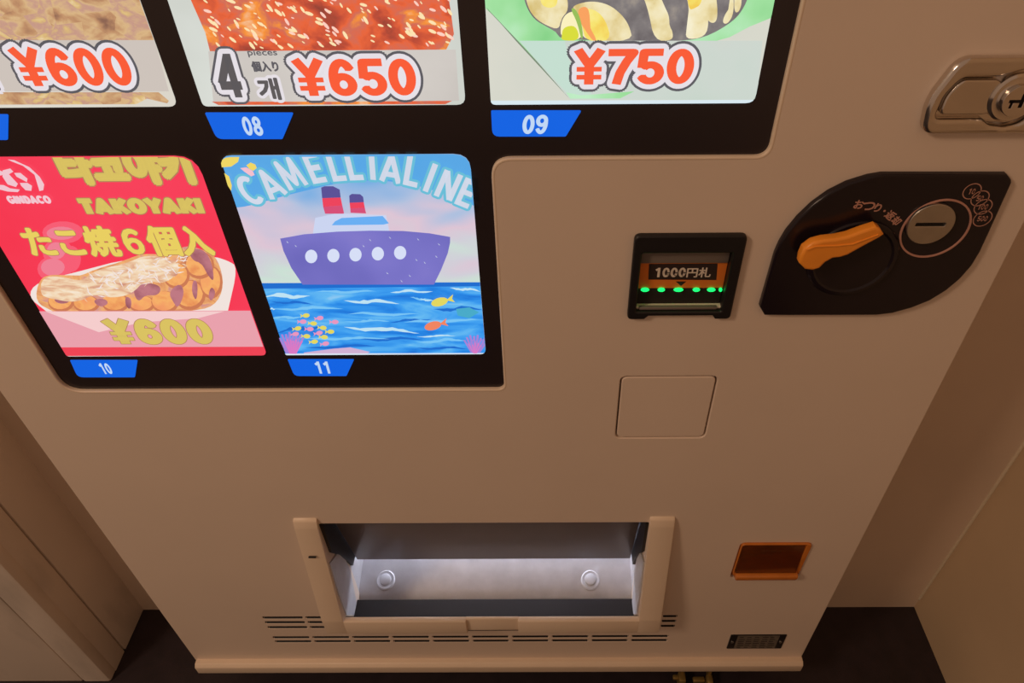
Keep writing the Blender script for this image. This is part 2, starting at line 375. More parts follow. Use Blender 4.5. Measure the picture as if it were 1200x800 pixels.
# display panel and cards
dy = .004
plate('display_panel', [disp(-.0004)], dy, .02, M['black'], VM)
CW, CH = .2108, .2266
CX = (-.4205, -.1894, .0417); CZ = (1.0766, .8074)
YC = dy-.0006
def card(name, ix, iz, bg, label, rads=(.004, .007, .012, .009)):
    x0, z0 = CX[ix], CZ[iz]; lp = rpoly([(x0, z0), (x0+CW, z0), (x0+CW, z0+CH), (x0, z0+CH)], list(rads), 4)
    o = plate(name, [lp], YC, .0012, bg, VM); o['label'] = label; return o, lp
def tagplate(ix, iz, num, tl, tr, br, bl, tb):
    y = YC; o = plate('number_tag', [rpoly([W(*bl, y), W(*br, y), W(*tr, y), W(*tl, y)], [.006, .002, .001, .001], 4)], y, .0012, M['tag_blue'], VM)
    p = Print(y-.0001); p.textpx(num, tb[0], tb[1], M['tag_white'], shear=tb[2], wt=.19); p.build('tag_number', o)
tagplate(1, 0, '08', (240, 132), (344, 132), (331, 163), (254, 163), ((281, 136.5), (310, 159), 0))
tagplate(2, 0, '09', (575.5, 129.5), (681.5, 129.5), (663, 160), (577, 160), ((612, 134.5), (642, 157), .12))
tagplate(0, 1, '10', (82, 422), (161, 422), (158, 442), (91, 442), ((114, 425.5), (133.5, 438), 0))
tagplate(1, 1, '11', (337, 421), (415, 421), (406, 440.5), (345, 440.5), ((367.5, 423.5), (387.5, 437.5), 0))
tagplate(0, 0, '07', (-120, 134), (9.5, 134), (9, 164), (-100, 164), ((-75, 139), (-40, 160), 0))

def price(p, t, tl, br):
    p.textpx(t, tl, br, M['price_red'], outline=((.0058, M['price_grey']), (.0038, M['price_white'])), n=20, wt=.205)

# --- card 07: fried food
M['bg7'] = picture('pale_plate_print', [(.3, (206, 198, 184)), (.7, (226, 222, 212))], 8)
M['fry'] = picture('fried_food_print', [(.3, (138, 98, 80)), (.41, (190, 142, 104)), (.5, (216, 180, 132)), (.57, (196, 150, 134)), (.63, (218, 184, 120)), (.72, (238, 216, 178))], 42, 8, (1, 1, 1.5), .5, .35, vor=.12)
c, lp = card('product_card', 0, 0, M['bg7'], 'lit card with fried food and the price 600 yen')
p = Print(YC-.0001)
p.px([(-140, -140), (158, -140), (163, 0), (172, 14), (177, 38), (182, 47), (-140, 47)], M['fry'])
p.px([(-140, 108), (186, 108), (198, 118), (196, 121), (170, 115), (160, 122), (-140, 123)], M['fry'])
E_('band7', (204, 194, 186)); p.px([(-140, 47), (181, 47), (198, 107), (-140, 107)], M['band7'])
p.build('food_print', c, lp)
p = Print(YC-.0004); price(p, '¥600', (6, 54.5), (160.5, 100.5)); E_('dk', (98, 94, 94))
p.textpx('입', (-46, 52), (2, 106), M['dk'], bold=.0012, outline=((.003, M['price_white']),)); p.build('price_lettering', c, lp)

# --- card 08: glazed chicken with sesame
M['bg8'] = picture('grey_plate_print', [(.3, (200, 204, 196)), (.7, (222, 226, 220))], 7)
M['glaze'] = picture('red_glazed_food_print', [(.28, (138, 62, 50)), (.38, (190, 76, 54)), (.47, (232, 100, 58)), (.54, (208, 108, 88)), (.61, (246, 146, 56)), (.7, (244, 186, 140)), (.78, (250, 220, 190))], 34, 8, (1, 1, 1.4), .6, .4, vor=.05)
E_('sesame', (252, 226, 176)); E_('sesame2', (252, 206, 190))
c, lp = card('product_card', 1, 0, M['bg8'], 'lit card with red glazed sesame chicken and the price 650 yen')
p = Print(YC-.0001)
F8 = [(205, -140), (215, -20), (228, 10), (236, 20), (243, 40), (246, 60), (250, 60), (420, 60), (523, 58), (532, 40), (528, 12), (520, -40), (520, -140)]
p.px(F8, M['glaze'])
p.px([(248, 119), (256, 123), (522, 122), (530, 118), (400, 119)], M['glaze'])
pts = [W(x, z, p.y) for x, z in F8]; X0, X1 = W(246, 30)[0], W(528, 20)[0]; Z0, Z1 = W(300, 58)[1], W(300, -60)[1]
p.lift()
for k in range(260):
    x = random.uniform(X0, X1); z = random.uniform(Z0, Z1); a = random.uniform(-1.2, -.2)
    rr = random.uniform(.0012, .0034); p.add(circ(x, z, rr, 8, rr*.4, a), [tuple(range(8))], M['sesame'] if random.random() < .65 else M['sesame2'])
M['band8'] = picture('pale_band_print', [(.3, (196, 190, 184)), (.7, (212, 206, 200))], 12)
p.px([(244, 60), (534, 58), (538, 118), (250, 119)], M['band8'])
p.build('food_print', c, lp)
p = Print(YC-.0004); price(p, '¥650', (339.5, 67.5), (490, 112))
E_('num4', (92, 88, 90))
p.textpx('4', (245, 63), (287.5, 114), M['num4'], outline=((.0056, M['price_grey']), (.0038, M['price_white'])), wt=.2, n=20)
p.textpx('pieces', (289, 58), (326, 67), M['price_grey'], bold=.0001)
p.textpx('個入り', (293, 71.5), (328, 84), M['price_grey'], bold=.0004)
p.textpx('개', (299, 91), (331, 117), M['num4'], bold=.0008, outline=((.0024, M['price_white']),), n=24)
p.build('price_lettering', c, lp)

# --- card 09: rolls on a green tray
M['bg9'] = picture('pale_green_print', [(.3, (206, 210, 198)), (.7, (220, 218, 206))], 9)
M['tray9'] = picture('green_tray_print', [(.3, (126, 206, 130)), (.5, (160, 224, 160)), (.7, (190, 236, 196))], 20, 3)
M['rice'] = picture('rice_print', [(.3, (214, 190, 120)), (.5, (238, 224, 176)), (.7, (246, 238, 206))], 60, 5)
M['yolk'] = picture('yellow_filling_print', [(.3, (240, 190, 70)), (.5, (246, 226, 110)), (.7, (250, 238, 150))], 50, 4)
M['nori'] = picture('seaweed_print', [(.3, (104, 98, 100)), (.55, (128, 122, 122)), (.72, (160, 150, 140)), (.8, (226, 220, 206))], 70, 8)
E_('carrot', (248, 162, 96)); E_('leaf', (150, 190, 90)); E_('lime', (216, 220, 60)); E_('egg', (250, 240, 190)); E_('band9', (198, 212, 204)); E_('tray9d', (120, 140, 116)); E_('strip9', (216, 232, 240))
c, lp = card('product_card', 2, 0, M['bg9'], 'lit card with seaweed rice rolls on a green tray and the price 750 yen')
p = Print(YC-.0001)
z6 = zz(560, 0, 6.); z7 = zz(740, 0, 6.)
p.px([(566, -30), (569, 10), (578, 18), (606, 48), (612, 52), (668, 116), (728, 116), (790, 80), (830, 48), (842, 46), (906, 20), (914, -30)], M['tray9'])
p.px(z6([(60, 50), (75, 75), (170, 175), (270, 290), (640, 690), (655, 690), (280, 285), (90, 85)]), M['tray9d'])
p.soft(z6([(310, -60), (345, 60), (400, 140), (480, 185), (560, 230), (585, 280), (1300, 290)])+z7([(300, 290), (510, 270), (720, 150), (800, 40), (830, -60)]), M['nori'])
p.soft(z6([(330, -60), (352, 55), (405, 130), (480, 178), (570, 210), (585, 130), (640, 70), (620, -60)]), M['rice'])
p.soft(z6([(440, -60), (440, 30), (500, 60), (560, 40), (560, -60)]), M['yolk'])
p.soft(z6([(585, 265), (580, 190), (600, 120), (640, 85), (690, 80), (720, 160), (735, 285)]), M['egg'])
p.soft(z6([(588, 255), (600, 190), (690, 175), (720, 285), (590, 285)]), M['lime'])
p.soft(z6([(690, 30), (800, 5), (920, 30), (1010, 100), (1065, 180), (1090, 290), (735, 290), (715, 160), (660, 60)]), M['rice'])
p.soft(z6([(700, 60), (820, 60), (900, 140), (940, 290), (760, 290), (735, 190)]), M['yolk'])
p.soft(z6([(700, 60), (770, 40), (790, 120), (780, 180), (840, 285), (810, 290), (760, 220), (715, 150)]), M['carrot'])
p.soft(z6([(650, 60), (680, 55), (720, 120), (742, 250), (728, 285), (700, 160)]), M['leaf'])
p.soft(z7([(70, -60), (120, 80), (160, 285), (290, 285), (290, 220), (265, 180), (265, 110), (230, 40), (190, -60)]), M['rice'])
p.soft(z7([(380, -60), (405, 60), (395, 180), (375, 280), (520, 260), (545, 150), (520, 90), (530, 0), (540, -60)]), M['rice'])
p.soft(z7([(385, -60), (405, 70), (440, 60), (490, 30), (500, -60)]), M['yolk'])
p.soft(z7([(540, -60), (515, 60), (520, 120), (560, 165), (600, 150), (605, 60), (590, -60)]), M['rice'])
p.soft(z7([(690, -60), (700, 40), (650, 110), (640, 165), (680, 165), (720, 90), (715, -60)]), M['rice'])
p.soft(z7([(725, -60), (720, 80), (750, 90), (775, 30), (770, -60)]), M['rice'])
p.px(z7([(500, 285), (560, 240), (720, 155), (880, 40), (930, -60), (1060, -60), (1010, 90), (860, 170), (690, 260), (600, 285)]), M['tray9'])
M['band9p'] = picture('pale_band9_print', [(.3, (196, 212, 200)), (.5, (204, 214, 206)), (.7, (212, 210, 200))], 9)
p.px(z6([(290, 285), (2000, 285), (1960, 700), (650, 700)]), M['band9p'])
E_('band9t', (196, 222, 208))
p.px(z6([(290, 285), (610, 285), (640, 420), (800, 660), (650, 680)]), M['band9t'])
p.px(z6([(620, 648), (720, 668), (850, 660), (1100, 640), (1000, 690), (650, 692)]), M['tray9'])
p.px(z6([(80, 706), (2000, 700), (2000, 760), (80, 760)]), M['strip9'])
p.build('food_print', c, lp)
p = Print(YC-.0010); price(p, '¥750', (672.5, 56), (810.5, 99)); p.build('price_lettering', c, lp)

# --- card 10: takoyaki
E_('red10', (248, 56, 84)); E_('pink10', (232, 160, 172)); E_('red10b', (238, 66, 84)); E_('strip10', (238, 222, 222)); E_('gold', (232, 206, 96)); E_('gold2', (214, 190, 96)); E_('goldsh', (176, 128, 88))
E_('boat', (240, 226, 220)); E_('boat2', (244, 204, 204)); E_('logo', (240, 196, 206)); E_('steam', (238, 128, 148))
M['red10p'] = picture('red_card_print', [(.3, (244, 50, 76)), (.7, (248, 66, 94))], 6)
M['tako'] = picture('takoyaki_print', [(.25, (176, 96, 72)), (.42, (216, 140, 96)), (.55, (240, 176, 112)), (.66, (206, 140, 140)), (.8, (244, 220, 190))], 46, 7, (1, 1, 1), 0, .8)
M['flake'] = picture('bonito_flake_print', [(.3, (204, 140, 120)), (.43, (230, 186, 150)), (.55, (242, 216, 182)), (.7, (246, 232, 214))], 60, 9, (1, 1, 3), .6, .6)
M['ball'] = picture('dumpling_print', [(.3, (226, 130, 80)), (.5, (246, 176, 104)), (.7, (240, 150, 100))], 50, 4)
M['sauce'] = picture('sauce_print', [(.3, (150, 84, 92)), (.6, (190, 120, 130))], 60, 4)
c, lp = card('product_card', 0, 1, M['red10p'], 'lit red card with a boat of octopus dumplings and yellow lettering', (.003, .005, .018, .012))
p = Print(YC-.0001); z4 = zz(0, 160, 2.582)
E_('steam2', (246, 92, 116)); E_('crust', (204, 122, 84))
el = lambda x, y, a, b, n=18: z4([(x+a*math.cos(t*2*math.pi/n), y+b*math.sin(t*2*math.pi/n)) for t in range(n)])
for x, y, a, b in ((165, 400, 52, 40), (175, 350, 46, 40), (190, 290, 62, 34), (215, 370, 30, 40)): p.px(el(x, y, a, b), M['steam2'])
for x, y, a, b in ((160, 395, 36, 26), (170, 345, 28, 26), (185, 292, 44, 20)): p.px(el(x, y, a, b), M['steam'])
p.soft(z4([(84, 484), (140, 528), (140, 528), (690, 526), (690, 526), (720, 394), (690, 375), (640, 360), (400, 365), (230, 410), (110, 440)]), M['boat'])
p.soft(z4([(106, 500), (118, 430), (160, 415), (235, 425), (290, 400), (390, 372), (430, 352), (520, 360), (560, 326), (625, 345), (660, 370), (680, 450), (650, 515), (570, 528), (570, 528), (160, 528), (160, 528)]), M['tako'])
for (x, y, a, b) in ((185, 500, 40, 30), (262, 506, 40, 26), (350, 502, 42, 30), (430, 506, 40, 26), (500, 500, 42, 34), (575, 478, 48, 46), (640, 440, 34, 50), (605, 388, 44, 42), (535, 420, 40, 40)):
    p.px(el(x, y, a, b), M['crust']); p.px(el(x-3, y-4, a*.88, b*.86), M['ball'])
for q in ([(410, 450), (450, 440), (490, 452), (480, 480), (440, 478), (420, 500), (405, 475)], [(510, 470), (545, 440), (560, 470), (540, 520), (525, 500)], [(570, 345), (610, 335), (640, 370), (650, 440), (630, 420), (610, 380), (585, 375)], [(585, 430), (600, 440), (596, 500), (580, 470)], [(280, 492), (320, 488), (330, 506), (300, 515)], [(160, 490), (200, 480), (215, 500), (180, 506)], [(380, 480), (400, 490), (396, 524), (380, 510)], [(640, 450), (655, 470), (640, 500), (630, 480)]):
    p.soft(z4(q), M['sauce'])
p.soft(z4([(122, 476), (128, 425), (180, 420), (250, 438), (285, 404), (390, 380), (440, 356), (520, 368), (552, 400), (500, 445), (440, 432), (400, 475), (340, 488), (290, 474), (230, 502), (150, 488)]), M['flake'])
p.lift()
for k in range(150):
    t = random.random(); x = 270+t*270+random.uniform(-30, 30); y = 455-t*70+random.uniform(-30, 34); a = random.uniform(-1., 1.4); l = random.uniform(7, 20)
    q = z4([(x-l*math.cos(a), y-l*math.sin(a)), (x+2*math.sin(a), y-2*math.cos(a)), (x+l*math.cos(a), y+l*math.sin(a)), (x-2*math.sin(a), y+2*math.cos(a))])
    p.add([W(u, v, p.y) for u, v in q], [(0, 1, 2, 3)], M['boat'] if k % 3 else M['flake'])
p.px(z4([(100, 527), (760, 525), (800, 634), (180, 636)]), M['pink10'])
p.px(z4([(140, 528), (680, 527), (600, 548), (430, 560), (300, 590)]), M['boat2'])
p.px(z4([(180, 636), (800, 634), (806, 662), (190, 662)]), M['red10b'])
p.px(z4([(170, 662), (812, 662), (812, 690), (170, 690)]), M['strip10'])
p.build('food_print', c, lp)
p = Print(YC-.0014)
SHD = ((.0016, M['goldsh']),)
p.textpx('타코야키', (54, 170), (233, 217), M['gold2'], bold=.0028, outline=((.001, M['goldsh']),))
p.textpx('TAKOYAKI', (89, 232), (241, 250.5), M['gold2'], bold=.0006, outline=((.0008, M['goldsh']),), wt=.27)
p.textpx('たこ焼６個入', (18, 265), (254, 300), M['gold'], bold=.0013, outline=((.0007, M['goldsh']),))
p.textpx('¥600', (116, 373), (254, 403), M['gold2'], outline=((.0007, M['goldsh']),), wt=.25)
p.build('card_lettering', c, lp)
p = Print(YC-.0018); zl = zz(0, 180, 6.664)
p.px(zl([(60, 45), (110, 50), (230, 105), (310, 180), (345, 240), (338, 285), (308, 292), (318, 240), (270, 165), (180, 95), (90, 60)]), M['logo'])
p.px(zl([(110, 150), (160, 150), (215, 195), (210, 222), (130, 180)]), M['logo'])
p.px(zl([(155, 228), (215, 228), (250, 250), (245, 290), (200, 285), (165, 250)]), M['logo'])
p.px(zl([(20, 130), (80, 115), (105, 140), (70, 160), (140, 235), (125, 260), (60, 240), (20, 180)]), M['logo'])
p.px(zl([(-40, 240), (30, 245), (80, 270), (155, 280), (140, 300), (60, 295), (-40, 270)]), M['logo'])
p.px(zl([(-80, 120), (0, 130), (40, 150), (10, 170), (-80, 160)]), M['logo'])
p.textpx('GINDACO', (5.5, 229), (62, 238.5), M['logo'], wt=.24, bold=.0003)
p.build('logo_print', c, lp)

# --- card 11: ship on the sea
M['sky11'] = picture('pastel_sky_print', [(.30, (150, 186, 222)), (.42, (188, 200, 216)), (.5, (196, 214, 212)), (.57, (206, 222, 210)), (.64, (222, 202, 214)), (.72, (212, 208, 224))], 9, 2, (1, 1, 2.2), .1, .2)
M['sea11'] = picture('painted_sea_print', [(.25, (16, 104, 206)), (.42, (34, 136, 230)), (.55, (62, 160, 240)), (.68, (100, 186, 242)), (.82, (186, 220, 240))], 16, 5, (1, 1, 4.5), .06, .8)
M['hull'] = picture('violet_hull_print', [(.3, (104, 100, 184)), (.6, (122, 116, 200)), (.75, (136, 126, 204))], 12, 2)
E_('sky_top', (86, 166, 228)); E_('teal', (104, 188, 214)); E_('letter_white', (206, 214, 230)); E_('super', (202, 212, 240)); E_('deckblue', (104, 174, 242)); E_('funnel_navy', (88, 80, 150)); E_('funnel_red', (236, 66, 92)); E_('funnel_pink', (214, 78, 118))
E_('port', (214, 222, 246)); E_('foam', (190, 226, 242)); E_('wave', (120, 196, 244)); E_('waved', (22, 108, 206)); E_('fish_y', (226, 214, 96)); E_('fish_o', (240, 132, 96)); E_('fish_p', (232, 150, 190)); E_('coral_p', (216, 120, 196)); E_('coral_v', (166, 130, 214)); E_('petal', (238, 214, 100)); E_('petal_p', (242, 190, 204)); E_('sand', (208, 176, 210)); E_('strip11', (220, 232, 244)); E_('teal2', (70, 170, 200))
def sky_art():
    mt = picture('pastel_sky_art', [(.10, (224, 208, 220)), (.26, (202, 224, 212)), (.42, (208, 206, 216)), (.56, (220, 196, 212)), (.72, (176, 192, 222)), (.9, (120, 174, 226))], 10, 2, (1, 1, 2.0), .15, .3)
    N = mt.node_tree.nodes; L = mt.node_tree.links; rp = next(n for n in N if n.type == 'VALTORGB'); src = rp.inputs['Fac'].links[0].from_socket
    tc = next(n for n in N if n.type == 'TEX_COORD'); sp = N.new('ShaderNodeSeparateXYZ'); L.new(tc.outputs['Object'], sp.inputs[0])
    mr = N.new('ShaderNodeMapRange'); mr.inputs[1].default_value = .885; mr.inputs[2].default_value = 1.02; mr.inputs[3].default_value = -.35; mr.inputs[4].default_value = .42; L.new(sp.outputs['Z'], mr.inputs[0])
    ad = N.new('ShaderNodeMath'); L.new(src, ad.inputs[0]); L.new(mr.outputs[0], ad.inputs[1]); L.new(ad.outputs[0], rp.inputs['Fac']); return mt
M['sky11'] = sky_art()
c, lp = card('product_card', 1, 1, M['sky11'], 'lit card with a painted violet ship on a blue sea', (.002, .006, .014, .010))
p = Print(YC-.0001); z5 = zz(240, 160, 2.581)
p.soft(z5([(0, 0), (900, 0), (900, 250), (815, 208), (720, 168), (600, 138), (480, 130), (350, 150), (230, 182), (120, 214), (70, 214), (0, 150)]), M['sky_top'])
M['sea11t'] = M['sea11']
p.px(z5([(150, 443), (850, 440), (870, 660), (220, 660)]), M['sea11'])
p.px(z5([(150, 443), (850, 440), (850, 452), (500, 456), (150, 460)]), M['waved'])
def streak(x0, y0, x1, y1, h, mt):
    up, dn = [], []
    for k in range(15):
        t = k/14; x = x0+(x1-x0)*t; y = y0+(y1-y0)*t+math.sin(t*9+x0)*h*.35; e = math.sin(math.pi*t)**.8
        up.append((x, y-h*e*random.uniform(.5, 1.1))); dn.append((x, y+h*e*random.uniform(.2, .6)))
    p.px(z5(up+dn[::-1]), mt)
for a in ((215, 590, 360, 575, 9), (470, 614, 660, 612, 7), (690, 524, 840, 520, 8), (300, 640, 520, 632, 6), (200, 500, 330, 505, 6), (560, 560, 690, 552, 6), (640, 640, 800, 640, 6)): streak(*a, M['waved'])
for a in ((200, 522, 420, 518, 7), (430, 536, 650, 538, 7), (600, 562, 840, 554, 7), (300, 612, 560, 610, 6), (640, 622, 790, 614, 7), (330, 470, 520, 468, 6), (420, 560, 560, 556, 5), (620, 486, 700, 498, 5), (190, 550, 300, 545, 6)): streak(*a, M['wave'])
for a in ((178, 482, 320, 484, 9), (420, 497, 590, 502, 9), (560, 469, 690, 468, 6), (420, 577, 650, 591, 9), (740, 458, 836, 466, 6), (650, 492, 690, 496, 4), (196, 520, 214, 521, 4), (640, 605, 760, 600, 4)): streak(*a, M['foam'])
p.px(z5([(760, 520), (800, 515), (830, 530), (800, 548), (765, 540)]), M['teal2'])
p.px(z5([(300, 652), (390, 640), (440, 636), (500, 650), (480, 660), (300, 660)]), M['sand'])
p.px(z5([(230, 655), (870, 653), (870, 675), (230, 675)]), M['strip11'])
p.build('sea_print', c, lp)
# ship
p = Print(YC-.0008)
p.px(z5([(326, 300), (334, 246), (400, 232), (548, 238), (560, 296)]), M['super'])
p.px(z5([(384, 268), (394, 256), (414, 246), (538, 240), (557, 262), (540, 266)]), M['deckblue'])
p.px(z5([(352, 154), (362, 150), (388, 150), (408, 160), (411, 184), (355, 186)]), M['funnel_navy'])
p.px(z5([(355, 186), (411, 184), (416, 208), (358, 212)]), M['funnel_red'])
p.px(z5([(358, 212), (416, 208), (421, 230), (420, 233), (364, 233)]), M['funnel_pink'])
p.px(z5([(437, 178), (445, 173), (470, 174), (479, 182), (481, 198), (438, 200)]), M['funnel_navy'])
p.px(z5([(438, 200), (481, 198), (484, 215), (440, 217)]), M['funnel_red'])
p.px(z5([(440, 217), (484, 215), (488, 232), (441, 230)]), M['funnel_pink'])
p.px(z5([(228, 308), (300, 295), (400, 287), (500, 284), (600, 285), (680, 292), (742, 303), (742, 320), (735, 352), (715, 402), (693, 447), (296, 447), (262, 397), (238, 345)]), M['hull'])
for x, y in ((322, 362), (389, 359.5), (456, 356.5), (523.5, 353.5), (591, 350.5)):
    p.px(z5([(x+18.5*math.cos(t*math.pi/10), y+20.5*math.sin(t*math.pi/10)) for t in range(20)]), M['port'])
for x, y in ((275, 330), (500, 312), (560, 305), (645, 310), (708, 325), (700, 362), (640, 372), (552, 412), (595, 436), (665, 380), (250, 318), (620, 420), (480, 330)):
    p.px(z5([(x-3, y-4), (x, y-1), (x+4, y+3), (x, y+2)]), M['letter_white'])
p.build('ship_print', c, lp)
# sea life
p = Print(YC-.0017)
def fish(f, x, y, a, b, mt, d=1, tilt=0.):
    ct, st = math.cos(tilt), math.sin(tilt); R = lambda q: [(x+u*ct-v*st, y+u*st+v*ct) for u, v in q]
    p.px(f(R([(a*math.cos(t*math.pi/7), b*math.sin(t*math.pi/7)) for t in range(14)])), mt)
    p.px(f(R([(-d*a*.8, 0), (-d*a*1.75, -b*.95), (-d*a*1.5, 0), (-d*a*1.75, b*.95)])), mt)
z3 = zz(300, 320, 6.664)
for x, y, k in ((392, 330, 'fish_y'), (500, 350, 'fish_p'), (368, 378, 'fish_p'), (450, 392, 'fish_y'), (618, 380, 'fish_p'), (328, 430, 'fish_y'), (424, 435, 'fish_p'), (525, 425, 'fish_y'), (585, 455, 'fish_y'), (495, 465, 'fish_p'), (398, 490, 'fish_y'), (535, 497, 'fish_y'), (458, 532, 'fish_y'), (545, 547, 'fish_p'), (310, 472, 'fish_p')):
    fish(z3, x, y, 27, 17, M[k], 1, random.uniform(-.2, .1))
p.build('fish_school_print', c, lp); p = Print(YC-.0021)
fish(z5, 710, 500, 26, 13, M['fish_y'], -1, -.25); p.build('fish_print', c, lp); p = Print(YC-.0022); fish(z5, 690, 572, 26, 13, M['fish_o'], -1, -.25)
p.build('fish_print', c, lp); p = Print(YC-.0023)
def coral(f, x, y, h, n, mt, spread):
    for k in range(n):
        a = (k/(n-1)-.5)*spread; l = h*random.uniform(.75, 1.); w = h*.055
        q = [(x+(k-n/2)*w*.9-w, y), (x+(k-n/2)*w*.9+w, y), (x+math.sin(a)*l+w*.9, y-math.cos(a)*l), (x+math.sin(a)*l-w*.9, y-math.cos(a)*l)]
        p.px(f(q), mt)
        if k % 2: mx, my = x+math.sin(a)*l*.6, y-math.cos(a)*l*.6; p.px(f([(mx-w*.5, my), (mx+w*.5, my), (mx+h*.2, my-h*.22), (mx+h*.14, my-h*.22)]), mt)
coral(z5, 262, 655, 66, 8, M['coral_v'], 1.3); coral(z5, 268, 656, 52, 7, M['coral_p'], 1.2); p.build('coral_print', c, lp); p = Print(YC-.0024); coral(z5, 820, 653, 62, 8, M['coral_v'], 1.5); coral(z5, 818, 655, 36, 5, M['coral_p'], 1.2)
p.build('coral_print', c, lp); p = Print(YC-.0027)
zA = zz(240, 170, 6.156); zB = zz(400, 170, 6.156)
p.px(zA([(100, 80), (250, 80), (240, 120), (190, 155), (120, 160)]), M['petal'])
p.px(zA([(140, 200), (175, 225), (195, 290), (190, 330), (165, 290)]), M['petal'])
p.px(zA([(255, 165), (300, 160), (345, 185), (360, 215), (335, 225), (290, 195)]), M['petal_p'])
p.px(zA([(300, 145), (330, 125), (365, 140), (375, 165), (350, 185), (320, 170)]), M['petal'])
p.build('flower_print', c, lp)
# arched lettering
p = Print(YC-.0030)
LT = [('C', zA, 318, 330), ('A', zA, 470, 278), ('M', zA, 615, 205), ('E', zA, 790, 165), ('L', zA, 945, 150), ('L', zB, 88, 143), ('I', zB, 222, 140), ('A', zB, 358, 165), ('L', zB, 512, 190), ('I', zB, 642, 235), ('N', zB, 772, 290), ('E', zB, 905, 345)]
pos = [W(*f([(x, y)])[0], p.y) for _, f, x, y in LT]
for i, (ch, f, x, y) in enumerate(LT):
    a = pos[max(0, i-1)]; b = pos[min(len(LT)-1, i+1)]; rot = math.atan2(b[1]-a[1], b[0]-a[0])
    p.letter(ch, pos[i][0], pos[i][1], .0285, rot, M['letter_white'], outline=((.0024, M['teal']),), wide=.92 if ch != 'M' else .82, wt=.18)
p.build('arched_lettering', c, lp)

# ------------------------------------------------------------------ banknote slot
by = -.0055
a = W(744, 279, by); b = W(876.5, 279, by); BX0, BX1 = a[0], b[0]; BZ1 = W(800, 276.5, by)[1]; BZ0 = W(800, 374.5, by)[1]
a = W(752.5, 297.5, by); b = W(860.5, 297.5, by); nz_ = W(800, 370.5, by)[1]
hx0, hx1, hz0, hz1 = a[0], b[0]-.001, W(800, 365.5, by)[1], a[1]
n0, n1 = W(760, 371, by)[0], W(835, 371, by)[0]
bo = rpoly([(BX0, BZ0), (n0-.004, BZ0), (n0, nz_), (n1, nz_), (n1+.003, BZ0), (BX1, BZ0), (BX1, BZ1), (BX0, BZ1)], [.005, .001, .001, .001, .001, .005, .006, .006], 5)
bez = plate('banknote_bezel', [bo, rect(hx0, hz0, hx1, hz1, .002)], by, .014, M['blackm'], VM, .0018); bez['label'] = 'black frame of the banknote slot'
ns = box('banknote_slot', hx0-.004, hx1+.004, .010, .014, hz0-.005, hz1+.006, M['blackm'], VM)
sy = .0040
q = [W(753, 307.5, sy), W(850, 337, sy)]; sz1, sz0 = q[0][1], q[1][1]
box('hood', hx0+.0004, hx1-.0004, sy-.002, .010, sz1, hz1+.003, M['grey'], ns, .001)
sg = box('sign_plate', hx0+.0005, hx1-.0005, sy, .010, sz0, sz1, M['signor'], ns); sg['label'] = 'orange sign reading 1000 yen note'
p = Print(sy-.0001); z66 = zz(720, 250, 5.717)
p.px(z66([(232, 338), (692, 335), (683, 446), (227, 443)]), M['signdk'])
p.px(z66([(410, 455), (482, 455), (446, 486)]), M['signdk'])
p.fan = True; p.textpx('1000', z66([(276, 364)])[0], z66([(474, 426)])[0], M['paper'], wt=.2)
p.fan = False; p.textpx('円札', z66([(490, 362)])[0], z66([(642, 428)])[0], M['paper'], bold=.00030, n=6)
p.build('sign_lettering', ns)
box('tray', hx0+.0005, hx1-.0005, .005, .010, hz0+.001, sz0-.0005, M['rubber'], ns)
box('tray_edge', hx0+.003, hx1-.004, by+.003, by+.007, hz0+.0003, hz0+.0035, M['grey'], ns, .0008)
for k, (x, w) in enumerate(((206, 30), (315, 26), (430, 34), (550, 26), (650, 30), (712, 12))):
    X, Z = W(*z66([(x, 515)])[0], .002); bm = bmesh.new(); bmesh.ops.create_uvsphere(bm, u_segments=14, v_segments=8, radius=1)
    for vv in bm.verts: vv.co = Vector((X+vv.co.x*w*.00014, sy-.001+vv.co.y*.002, Z+vv.co.z*.0021))
    obj('indicator_light', bm, M['led_green'], ns)

# ------------------------------------------------------------------ square access cover
plate('access_cover', [rect(cvx0+.0004, cvz0+.0004, cvx1-.0004, cvz1-.0004, .007)], .0004, .02, M['paint'], VM, .0012)
box('cover_backing', cvx0-.006, cvx1+.006, .022, .026, cvz0-.006, cvz1+.006, M['blackm'], VM)  # unseen black sheet added to keep the gap around the cover dark

# ------------------------------------------------------------------ coin plate
z7c = zz(870, 180, 3.636); cy = -.006
def pl(pts, y): return [W(x, v, y) for x, v in z7c(pts)]
leaf = pl([(75, 655), (95, 690), (200, 691), (570, 690), (640, 682), (720, 660), (800, 628), (870, 585), (930, 535), (980, 478), (1015, 420), (1050, 345), (1150, 125), (1148, 112), (1130, 90), (600, 90), (540, 100), (450, 128), (370, 168), (300, 218), (240, 275), (190, 335), (160, 385), (140, 430)], cy)[::-1]
cp = plate('coin_plate', [leaf], cy, .009, M['plate'], VM, .002); cp['label'] = 'black leaf-shaped plate around the coin slot'
cx_, cz_, cr = .4362-.0015, .9645, .0300
ringc = W(*z7c([(820, 320)])[0], cy); cx_, cz_ = ringc
lathe = lambda prof, x, z, n=40: lathe_y(bmesh.new(), x, z, prof, n)
plate('coin_slot_ring', [circ(cx_, cz_, .0305, 56), circ(cx_, cz_, .0287, 56)], cy-.0012, .002, M['pink'], VM, .0003)
sc = W(*z7c([(804, 303)])[0], cy-.004)
plate('coin_slot_disc', [circ(sc[0], sc[1], .0205, 48), rect(sc[0]-.0135, sc[1]-.0017, sc[0]+.0125, sc[1]+.0017, .0006, 2)], cy-.004, .004, M['satin'], VM, .0007)
box('coin_slot', sc[0]-.014, sc[0]+.013, cy-.0008, cy-.0002, sc[1]-.002, sc[1]+.002, M['blackm'], VM)
p = Print(cy-.0002)
